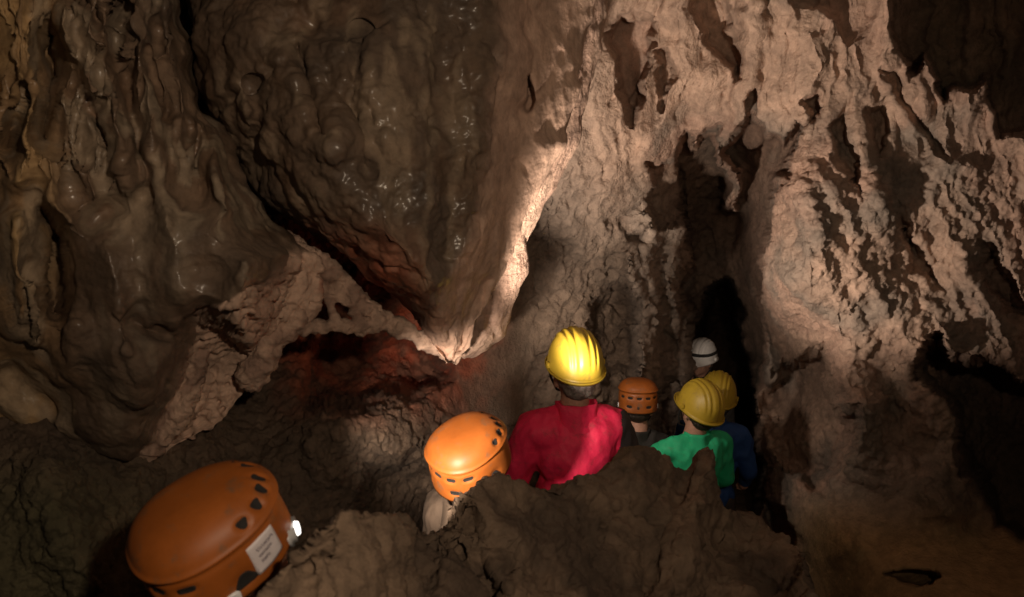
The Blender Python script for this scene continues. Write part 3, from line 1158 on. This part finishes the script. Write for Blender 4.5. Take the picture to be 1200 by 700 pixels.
M_lens = mat_lens('lit_lamp_lens', 2.5)


def climb_surface(vents):
    AX, AY, H = .112, .130, .154

    def f(a, t):
        a = np.asarray(a, float)
        t = np.asarray(t, float)
        ca, sa = np.cos(a), np.sin(a)
        sup = (np.abs(ca) ** 2.3 + np.abs(sa) ** 2.3) ** (-1 / 2.3)
        lip = .58 + .03 * sa                      # the crown plate rises to the front
        tb = np.clip(t / .42, 0, 1)
        td = np.clip((t - .42) / .58, 0, 1)
        r = np.where(t < .42, 1.0 - .035 * tb ** 2, 0)
        z = np.where(t < .42, tb * lip, 0)
        ph = td * math.pi / 2
        rd = np.cos(ph) ** .72 * (.975 + .03 * np.clip(td * 12, 0, 1) * np.exp(-td * 6))
        zd = lip + (1 - lip) * np.sin(ph) ** .95
        r = np.where(t < .42, r, rd)
        z = np.where(t < .42, z, zd)
        # overhanging lip under the crown plate
        r = r + .030 * np.exp(-((t - .455) / .028) ** 2) - .022 * np.exp(-((t - .395) / .030) ** 2)
        low = -.030 * np.clip(-sa, 0, 1) ** 1.5 - .014 * ca ** 2 + .006 * np.clip(sa, 0, 1)
        x = AX * r * sup * ca * (1 - .05 * sa)
        y = AY * r * sup * sa
        zz = H * z + low * (1 - np.clip(t / .42, 0, 1)) 
        # vent dents
        for (va, vt, wa, wt, sk) in vents:
            da = (a - va + math.pi) % (2 * math.pi) - math.pi
            q = ((da - sk * (t - vt)) / (wa * 1.25)) ** 2 + ((t - vt) / (wt * 1.25)) ** 2
            k = np.exp(-q ** 2)
            x = x - .05 * k * x
            y = y - .05 * k * y
            zz = zz - .004 * k
        return np.stack([x, y, zz], -1)
    return f


def patch(f, outline, off, n=3):
    """thin plate conforming to the surface; outline in (a, t)"""
    o = np.array(outline, float)
    c = o.mean(0)
    rings = [c[None].repeat(len(o), 0) + (o - c) * k for k in np.linspace(.02, 1, n + 1)]
    P = []
    for r in rings:
        p = f(r[:, 0], r[:, 1])
        e = 1e-3
        du = f(r[:, 0] + e, r[:, 1]) - f(r[:, 0] - e, r[:, 1])
        dv = f(r[:, 0], r[:, 1] + e) - f(r[:, 0], r[:, 1] - e)
        nn = np.cross(du, dv)
        nn /= np.linalg.norm(nn, axis=1)[:, None] + 1e-12
        P.append(p + nn * off)
    P.append(f(rings[-1][:, 0], rings[-1][:, 1]) - nn * .002)
    return np.array(P)


def ellipse(va, vt, wa, wt, sk=0, taper=0, n=20):
    out = []
    for i in range(n):
        q = 2 * math.pi * i / n
        c, s_ = math.cos(q), math.sin(q)
        c = math.copysign(abs(c) ** .6, c)
        s_ = math.copysign(abs(s_) ** .6, s_)
        t = vt + wt * s_
        w = wa * (1 + taper * s_)
        out.append((va + w * c + sk * (t - vt), t))
    return out


def headlamp(root, yfront, z, lit_to=None, power=0, angle=100, M=None, ang=0.0, blend=.5):
    """lamp body, glass and strap at the front of a helmet"""
    R_ = Matrix.Rotation(R(ang), 4, 'Z')
    bm = bmesh.new()
    bmesh.ops.create_cube(bm, size=1, matrix=R_ @ Matrix.Translation((0, yfront + .012, z)) @ Matrix.Diagonal((.062, .030, .040, 1)))
    bmesh.ops.bevel(bm, geom=bm.edges[:], offset=.009, segments=3, affect='EDGES')
    me = bpy.data.meshes.new('headlamp')
    bm.to_mesh(me)
    bm.free()
    me.polygons.foreach_set('use_smooth', np.ones(len(me.polygons), bool))
    lamp = link('headlamp', me, M_grey, root)
    bm = bmesh.new()
    bmesh.ops.create_cone(bm, cap_ends=True, segments=24, radius1=.014, radius2=.012, depth=.006,
                          matrix=R_ @ Matrix.Translation((0, yfront + .029, z)) @ Matrix.Rotation(R(-90), 4, 'X'))
    me = bpy.data.meshes.new('lens')
    bm.to_mesh(me)
    bm.free()
    link('lens', me, M_lens, lamp)
    if power:
        loc = M @ (R_ @ Vector((0, yfront + .040, z)))
        spot('headlamp_beam', loc, lit_to, power, angle, blend, size=.032)
    return lamp


def strap_ring(f, root, t0, t1, mat, name='strap'):
    a = np.linspace(0, 2 * math.pi, 96, endpoint=False)
    P = []
    for t, off in ((t0, 1.0), (t0, 1.016), (t1, 1.016), (t1, 1.0)):
        p = f(a, np.full_like(a, t))
        p = p * np.array([off, off, 1])
        P.append(p)
    return link(name, grid_mesh(name, np.array(P), wrap_u=True), mat, root)


def chin_strap(root, k=1.0):
    bm = bmesh.new()
    for q in (-1, 1):
        pts = [(q * .100, .02, .0), (q * .088, .035, -.06), (q * .055, .05, -.125), (0, .055, -.145)]
        for a, b in zip(pts[:-1], pts[1:]):
            capsule(bm, a, .005, b, .005, 6)
    me = bpy.data.meshes.new('chin_strap')
    bm.to_mesh(me)
    bm.free()
    link('chin_strap', me, M_foam, root)


def climbing_helmet(label, M, sticker=False):
    root = empty('climbing_helmet', M @ Matrix.Scale(.93, 4))
    tag(root, label, 'helmet', 'orange climbing helmets')
    vents = []
    for d in (-52, -26, 0, 26, 52):
        vents.append((R(-90 + d), .325, R(7.5), .026, 0, 0, 'r'))
    for q in (0, 1):
        for i, d in enumerate((20, 40, 58, 75)):
            a = R(d) if q == 0 else math.pi - R(d)
            vents.append((a, .585 + .018 * i, R(4.6), .050 + .007 * i, 0, .45, 'd'))
        a = R(2) if q == 0 else math.pi - R(2)
        vents.append((a, .15, R(8), .06, 0, -.5, 's'))
        a = R(-62) if q == 0 else math.pi + R(62)
        vents.append((a, .14, R(8), .03, 0, 0, 's'))
    f = climb_surface([v[:5] for v in vents])
    a = np.linspace(0, 2 * math.pi, 112, endpoint=False)
    t = np.concatenate([np.linspace(0, .36, 14), np.linspace(.37, .52, 18), np.linspace(.53, .995, 26)])
    A, T = np.meshgrid(a, t)
    P = f(A, T)
    inner = P[::-1] * np.array([.965, .972, .97])
    Pc = np.concatenate([P[::-1], inner[::-1]], 0)
    me = grid_mesh('shell', Pc, wrap_u=True, flip=True)
    bm = bmesh.new()
    bm.from_mesh(me)
    bm.verts.ensure_lookup_table()
    n = 112
    bm.faces.new([bm.verts[k] for k in range(n)])
    m = len(Pc) - 1
    bm.faces.new([bm.verts[m * n + k] for k in range(n)])
    bmesh.ops.recalc_face_normals(bm, faces=bm.faces)
    bm.to_mesh(me)
    bm.free()
    me.polygons.foreach_set('use_smooth', np.ones(len(me.polygons), bool))
    link('shell', me, M_orange, root)
    for v in vents:
        P = patch(f, ellipse(v[0], v[1], v[2], v[3], v[4], v[5]), .0012)
        link('vent', grid_mesh('vent', P, wrap_u=True), M_dark, root)  # dark plate stands in for the shade inside each vent hole
    # foam liner just inside the rim
    lin = f(A[:30], T[:30]) * np.array([.955, .962, .97])
    lin[0, :, 2] -= .006
    link('liner', grid_mesh('liner', lin, wrap_u=True), M_foam, root)
    if sticker:
        st = [(R(11), .09), (R(24), .085), (R(37), .09), (R(37), .355), (R(24), .365), (R(11), .36)]
        o = []
        for k in range(len(st)):
            p, q = np.array(st[k]), np.array(st[(k + 1) % len(st)])
            for j in range(6):
                o.append(p + (q - p) * j / 6)
        so = link('sticker', grid_mesh('sticker', patch(f, o, .0011, 5), wrap_u=True), M_sticker, root)
        so['label'] = 'white sticker with smudged handwriting'
        rng = random.Random(5)
        for row in range(3):
            pts = []
            t0 = .29 - row * .055
            n_ = 34
            up, dn = [], []
            for j in range(n_):
                aa = R(17 + 17 * j / (n_ - 1) * (1 - .25 * row))
                tt = t0 + .013 * math.sin(j * 1.9 + row) + rng.uniform(-.008, .008)
                w = .0045 + .003 * rng.random()
                up.append((aa, tt + w))
                dn.append((aa, tt - w))
            P = []
            for line in (up, dn):
                r = np.array(line)
                p = f(r[:, 0], r[:, 1])
                P.append(p * np.array([1.016, 1.014, 1.0]))
            link('handwriting', grid_mesh('handwriting', np.array(P)), M_ink, so)
    # headlamp elastic clips on the band
    for q in (0, 1):
        aa = R(-12) if q == 0 else math.pi + R(12)
        P = patch(f, ellipse(aa, .07, R(6), .05), .004)
        link('clip', grid_mesh('clip', P, wrap_u=True), M_silver, root)
    chin_strap(root)
    return root, f


def hat_surface():
    AX, AY, H = .108, .136, .150

    def f(a, t):
        a = np.asarray(a, float)
        t = np.asarray(t, float)
        ca, sa = np.cos(a), np.sin(a)
        sup = (np.abs(ca) ** 2.2 + np.abs(sa) ** 2.2) ** (-1 / 2.2)
        ph = t * math.pi / 2
        r = np.cos(ph) ** .80
        z = np.sin(ph) ** .98
        x = AX * r * sup * ca
        y = AY * r * sup * sa
        zz = H * z
        # raised ribs running front to back
        fade = np.clip((t - .10) / .18, 0, 1)
        rib = 0
        for xc, w, h in ((0, .017, .0055), (.036, .0065, .0042), (-.036, .0065, .0042), (.058, .0055, .0036), (-.058, .0055, .0036)):
            d = np.abs(x - xc) / w
            rib = rib + h / (1 + d ** 6)
        k = 1 + fade * rib / .125
        return np.stack([x * (1 + (k - 1) * .6), y * k, zz * k], -1)
    return f


def hard_hat(label, M, mat=None, name='hard_hat', group='yellow hard hats', stripe=False):
    mat = mat or M_yellow
    root = empty(name, M)
    tag(root, label, 'hard hat' if not stripe else 'helmet', group)
    f = hat_surface()
    a = np.linspace(0, 2 * math.pi, 144, endpoint=False)
    t = np.concatenate([np.linspace(0, .3, 16), np.linspace(.32, .995, 32)])
    A, T = np.meshgrid(a, t)
    P = f(A, T)
    inner = P * np.array([.972, .976, .975])
    me = grid_mesh('shell', np.concatenate([P[::-1], inner], 0), wrap_u=True, flip=True)
    bm = bmesh.new()
    bm.from_mesh(me)
    bm.verts.ensure_lookup_table()
    bm.faces.new([bm.verts[k] for k in range(144)])
    m = 2 * len(t) - 1
    bm.faces.new([bm.verts[m * 144 + k] for k in range(144)])
    bmesh.ops.recalc_face_normals(bm, faces=bm.faces)
    bm.to_mesh(me)
    bm.free()
    me.polygons.foreach_set('use_smooth', np.ones(len(me.polygons), bool))
    link('shell', me, mat, root)
    # brim: narrow gutter all round, a peak at the front
    sa = np.sin(a)
    base = f(a, np.zeros_like(a))
    rows = []
    for k, z in ((.995, .010), (1.02, .001), (1.05, -.006), (1.075, -.007), (1.085, -.001), (1.078, .004), (1.065, .001), (1.04, -.012), (.985, -.008)):
        p = base.copy()
        peak = 1 + (k - .99) / .09 * .28 * np.clip(sa, 0, 1) ** 3
        p = p * np.array([k, k, 1]) * np.stack([np.ones_like(a), peak, np.ones_like(a)], -1)
        p[:, 2] += z - .012 * (k - .99) / .09 * np.clip(sa, 0, 1) ** 2 - .008 * np.clip(-sa, 0, 1) ** 2
        rows.append(p)
    br = grid_mesh('brim', np.array(rows), wrap_u=True)
    link('brim', br, mat, root)
    # side lugs for the lamp strap
    for q in (-1, 1):
        bm = bmesh.new()
        bmesh.ops.create_cube(bm, size=1, matrix=Matrix.Translation((q * .113, -.005, .016)) @ Matrix.Diagonal((.012, .026, .022, 1)))
        bmesh.ops.bevel(bm, geom=bm.edges[:], offset=.003, segments=2, affect='EDGES')
        me = bpy.data.meshes.new('lug')
        bm.to_mesh(me)
        bm.free()
        link('lug', me, mat, root)
    if stripe:
        strap_ring(f, root, .20, .30, M_foam)
    lin = f(A[:12], T[:12]) * np.array([.95, .955, 1.0])
    lin[0, :, 2] -= .014
    link('headband', grid_mesh('headband', lin, wrap_u=True), M_foam, root)
    chin_strap(root)
    return root, f


FEET = []


def mv(v):
    return Vector([float(c) for c in v])


# P1 – lower left, orange helmet with a sticker
pr, HM_, ft, jk = person('person mostly hidden below the orange helmet with a white sticker', at(262, 648, 1.19), -50, .84, M_black, head=(15, 10, 0), wid=.95)
FEET.append(ft)
h1, f1_ = climbing_helmet('orange climbing helmet with white handwritten sticker on its side', HM_, True)
headlamp(h1, .108, .004, at(568, 490, 2.7), 115, 42, HM_, ang=-26, blend=.6)
# P2 – middle, orange helmet behind the mud bank
pr, HM_, ft, jk = person('person mostly hidden behind the mud bank under the plain orange helmet', at(553, 545, 2.02), -48, .84, M_brownj, head=(15, 8, 0), wid=.95)
FEET.append(ft)
h2, f2_ = climbing_helmet('plain orange climbing helmet directly beside the red jacket', HM_)
headlamp(h2, .112, .020, at(920, 105, 2.93), 135, 84, HM_, blend=.4)
# P3 – man in the red jacket
pr, HM_, ft, jk3 = person('man in a bright red jacket seen from behind', at(674, 429, 2.75), 8, .97, M_red, head=(4, 0, 4), hair=M_hair_grey, headk=1.0, collar=.05, wid=.88, voxel=.008, perch=.024)
FEET.append(ft)
hh3, _ = hard_hat('large yellow ribbed hard hat above the red jacket', HM_)
headlamp(hh3, .150, .05, at(810, 420, 3.9), 23, 115, HM_, blend=.8)
# P4 – small orange helmet further down
pr, HM_, ft, jk = person('person in dark clothes below the small distant orange helmet', at(747, 474, 3.75), -6, .78, M_black, head=(-13, 0, 0), wid=.9)
FEET.append(ft)
h4, _ = climbing_helmet('small orange climbing helmet between red jacket and green jacket', HM_)
# P5 – green jacket
arms5 = {-1: ((-.36, .10, 1.22), (-.46, .30, 1.16)), 1: ARMS_DOWN[1]}
pr, HM_, ft, jk = person('person in a bright green jacket beyond the mud bank', at(820, 479, 3.6), 14, .80, M_green, head=(8, 8, 4), wid=1.0, arms=arms5)
FEET.append(ft)
hh5, _ = hard_hat('yellow ribbed hard hat worn above the green jacket', HM_)
# P6 – blue jacket
pr, HM_, ft, jk = person('person in a blue jacket just behind the green jacket', at(840, 466, 4.0), -20, .82, M_blue, head=(0, 4, 0), wid=.95)
FEET.append(ft)
hh6, _ = hard_hat('yellow hard hat worn above the blue jacket', HM_)
headlamp(hh6, .150, .05, at(880, 420, 6.0), 3, 100, HM_)
# P7 – white helmet, looking back
pr, HM_, ft, jk = person('person in dark clothes and white helmet looking back', at(822, 420, 5.2), 140, .92, M_black, head=(-6, 0, 0))
FEET.append(ft)
hh7, _ = hard_hat('white helmet with a dark band, farthest along the passage', HM_, M_white, 'white_helmet', None, True)

# charcoal shoulder panel on the red jacket
bm = bmesh.new()
bm.from_mesh(jk3.data)
bm.normal_update()
src = bm
pv, pf, mp = [], [], {}
for fc in bm.faces:
    c = fc.calc_center_median()
    if c.x > .17 and c.z > 1.27 and c.z < 1.42 - .25 * max(0, (c.x - .2)) and c.x > .165 + .22 * max(0, (c.z - 1.36)):
        ids = []
        for v in fc.verts:
            if v.index not in mp:
                mp[v.index] = len(pv)
                pv.append(v.co + v.normal * .0035)
            ids.append(mp[v.index])
        pf.append(ids)
bm.free()
me = bpy.data.meshes.new('sleeve_panel')
me.from_pydata([tuple(p) for p in pv], [], pf)
me.update()
me.polygons.foreach_set('use_smooth', np.ones(len(me.polygons), bool))
pan = link('sleeve_panel', me, M_reddk, jk3)
pan['label'] = 'charcoal sleeve panel of the red jacket'

# reflective piping low on the back of the red jacket
jv = verts(jk3.data)
P = []
for i in range(9):
    x, z = .075 + .03 * i / 8, 1.10 - .07 * i / 8
    m = (np.abs(jv[:, 0] - x) < .015) & (np.abs(jv[:, 2] - z) < .015) & (jv[:, 1] < 0)
    y = jv[m][:, 1].min() - .004
    P.append([(x - .004, y, z - .003), (x, y - .002, z), (x + .004, y, z + .003)])
link('reflective_piping', grid_mesh('reflective_piping', np.array(P)), M_silver, jk3)

# lacy calcite crust bridging from the ledge towards the slab's tip
STR = [[(340, 292, 2.10, 20), (372, 306, 2.12, 13), (408, 338, 2.16, 11), (446, 372, 2.22, 12), (492, 396, 2.27, 9), (530, 414, 2.30, 10)],
       [(350, 300, 2.10, 18), (362, 340, 2.12, 14), (345, 372, 2.10, 18), (318, 398, 2.08, 16), (296, 440, 2.08, 18)],
       [(362, 340, 2.12, 9), (400, 352, 2.15, 6), (430, 362, 2.19, 7)],
       [(345, 380, 2.11, 12), (392, 384, 2.15, 8), (424, 386, 2.19, 8), (446, 374, 2.22, 10)],
       [(385, 318, 2.13, 6), (384, 350, 2.14, 5), (394, 382, 2.15, 7)], [(408, 338, 2.16, 6), (414, 362, 2.17, 5), (424, 386, 2.19, 6)],
       [(240, 380, 2.02, 10), (228, 430, 2.04, 16), (205, 490, 2.06, 16), (168, 536, 2.08, 12)]]
bm = bmesh.new()
for st in STR:
    for (x0, y0, d0, w0), (x1, y1, d1, w1) in zip(st[:-1], st[1:]):
        capsule(bm, at(x0, y0, d0), w0 / FPX * d0, at(x1, y1, d1), w1 / FPX * d1, 10)
me = fuse('calcite_crust', bm, .006, 2)
push(me, lambda v: .026 * fbm(v * 13, 3) + .016 * fbm(v * 38, 3, .65) + .012 * (worley(v * 30)[0] - .5))
v = verts(me)
set_pigment(me, mix(np.tile(TAN * 1.1, (len(v), 1)), (PINK * .8)[None], sstep(.4, .65, fbm(v * 12, 3) + .5)), np.full(len(v), .1))
tag(link('calcite_crust', me, M_wall), kind='structure')

# ---------------------------------------------------------------- passage floor under everybody's boots
fc = [(f.x, f.y, f.z + .005) for f in FEET]
fz = rbf([(x * 300, y * 300, z) for x, y, z in fc] + [(0, -600, -.1), (-900, 0, -.3), (900, 300, -.3), (-600, 1500, -1.2), (900, 1500, -1.4), (500, 2400, -1.7)])
gx, gy = np.meshgrid(np.arange(-3.2, 4.2, .04), np.arange(-2.5, 9.0, .04))
gz = fz(gx * 300, gy * 300)
for f in FEET:
    pass
n_ = fbm(np.stack([gx, gy, 0 * gx], -1).reshape(-1, 3) * 2.5, 4).reshape(gx.shape)
near = np.min([np.hypot(gx - f.x, gy - f.y) for f in FEET], 0)
gz = gz + .10 * n_ * sstep(.2, .6, near)
me = grid_mesh('cave_floor', np.stack([gx, gy, gz], -1))
v = verts(me)
set_pigment(me, mix(np.tile(BROWN, (len(v), 1)), OCHRE[None] * .8, fbm(v * 2, 3) + .4), np.full(len(v), .2))
tag(link('cave_floor', me, M_mud), kind='structure')
print('FEET', [tuple(round(c, 2) for c in f) for f in FEET])
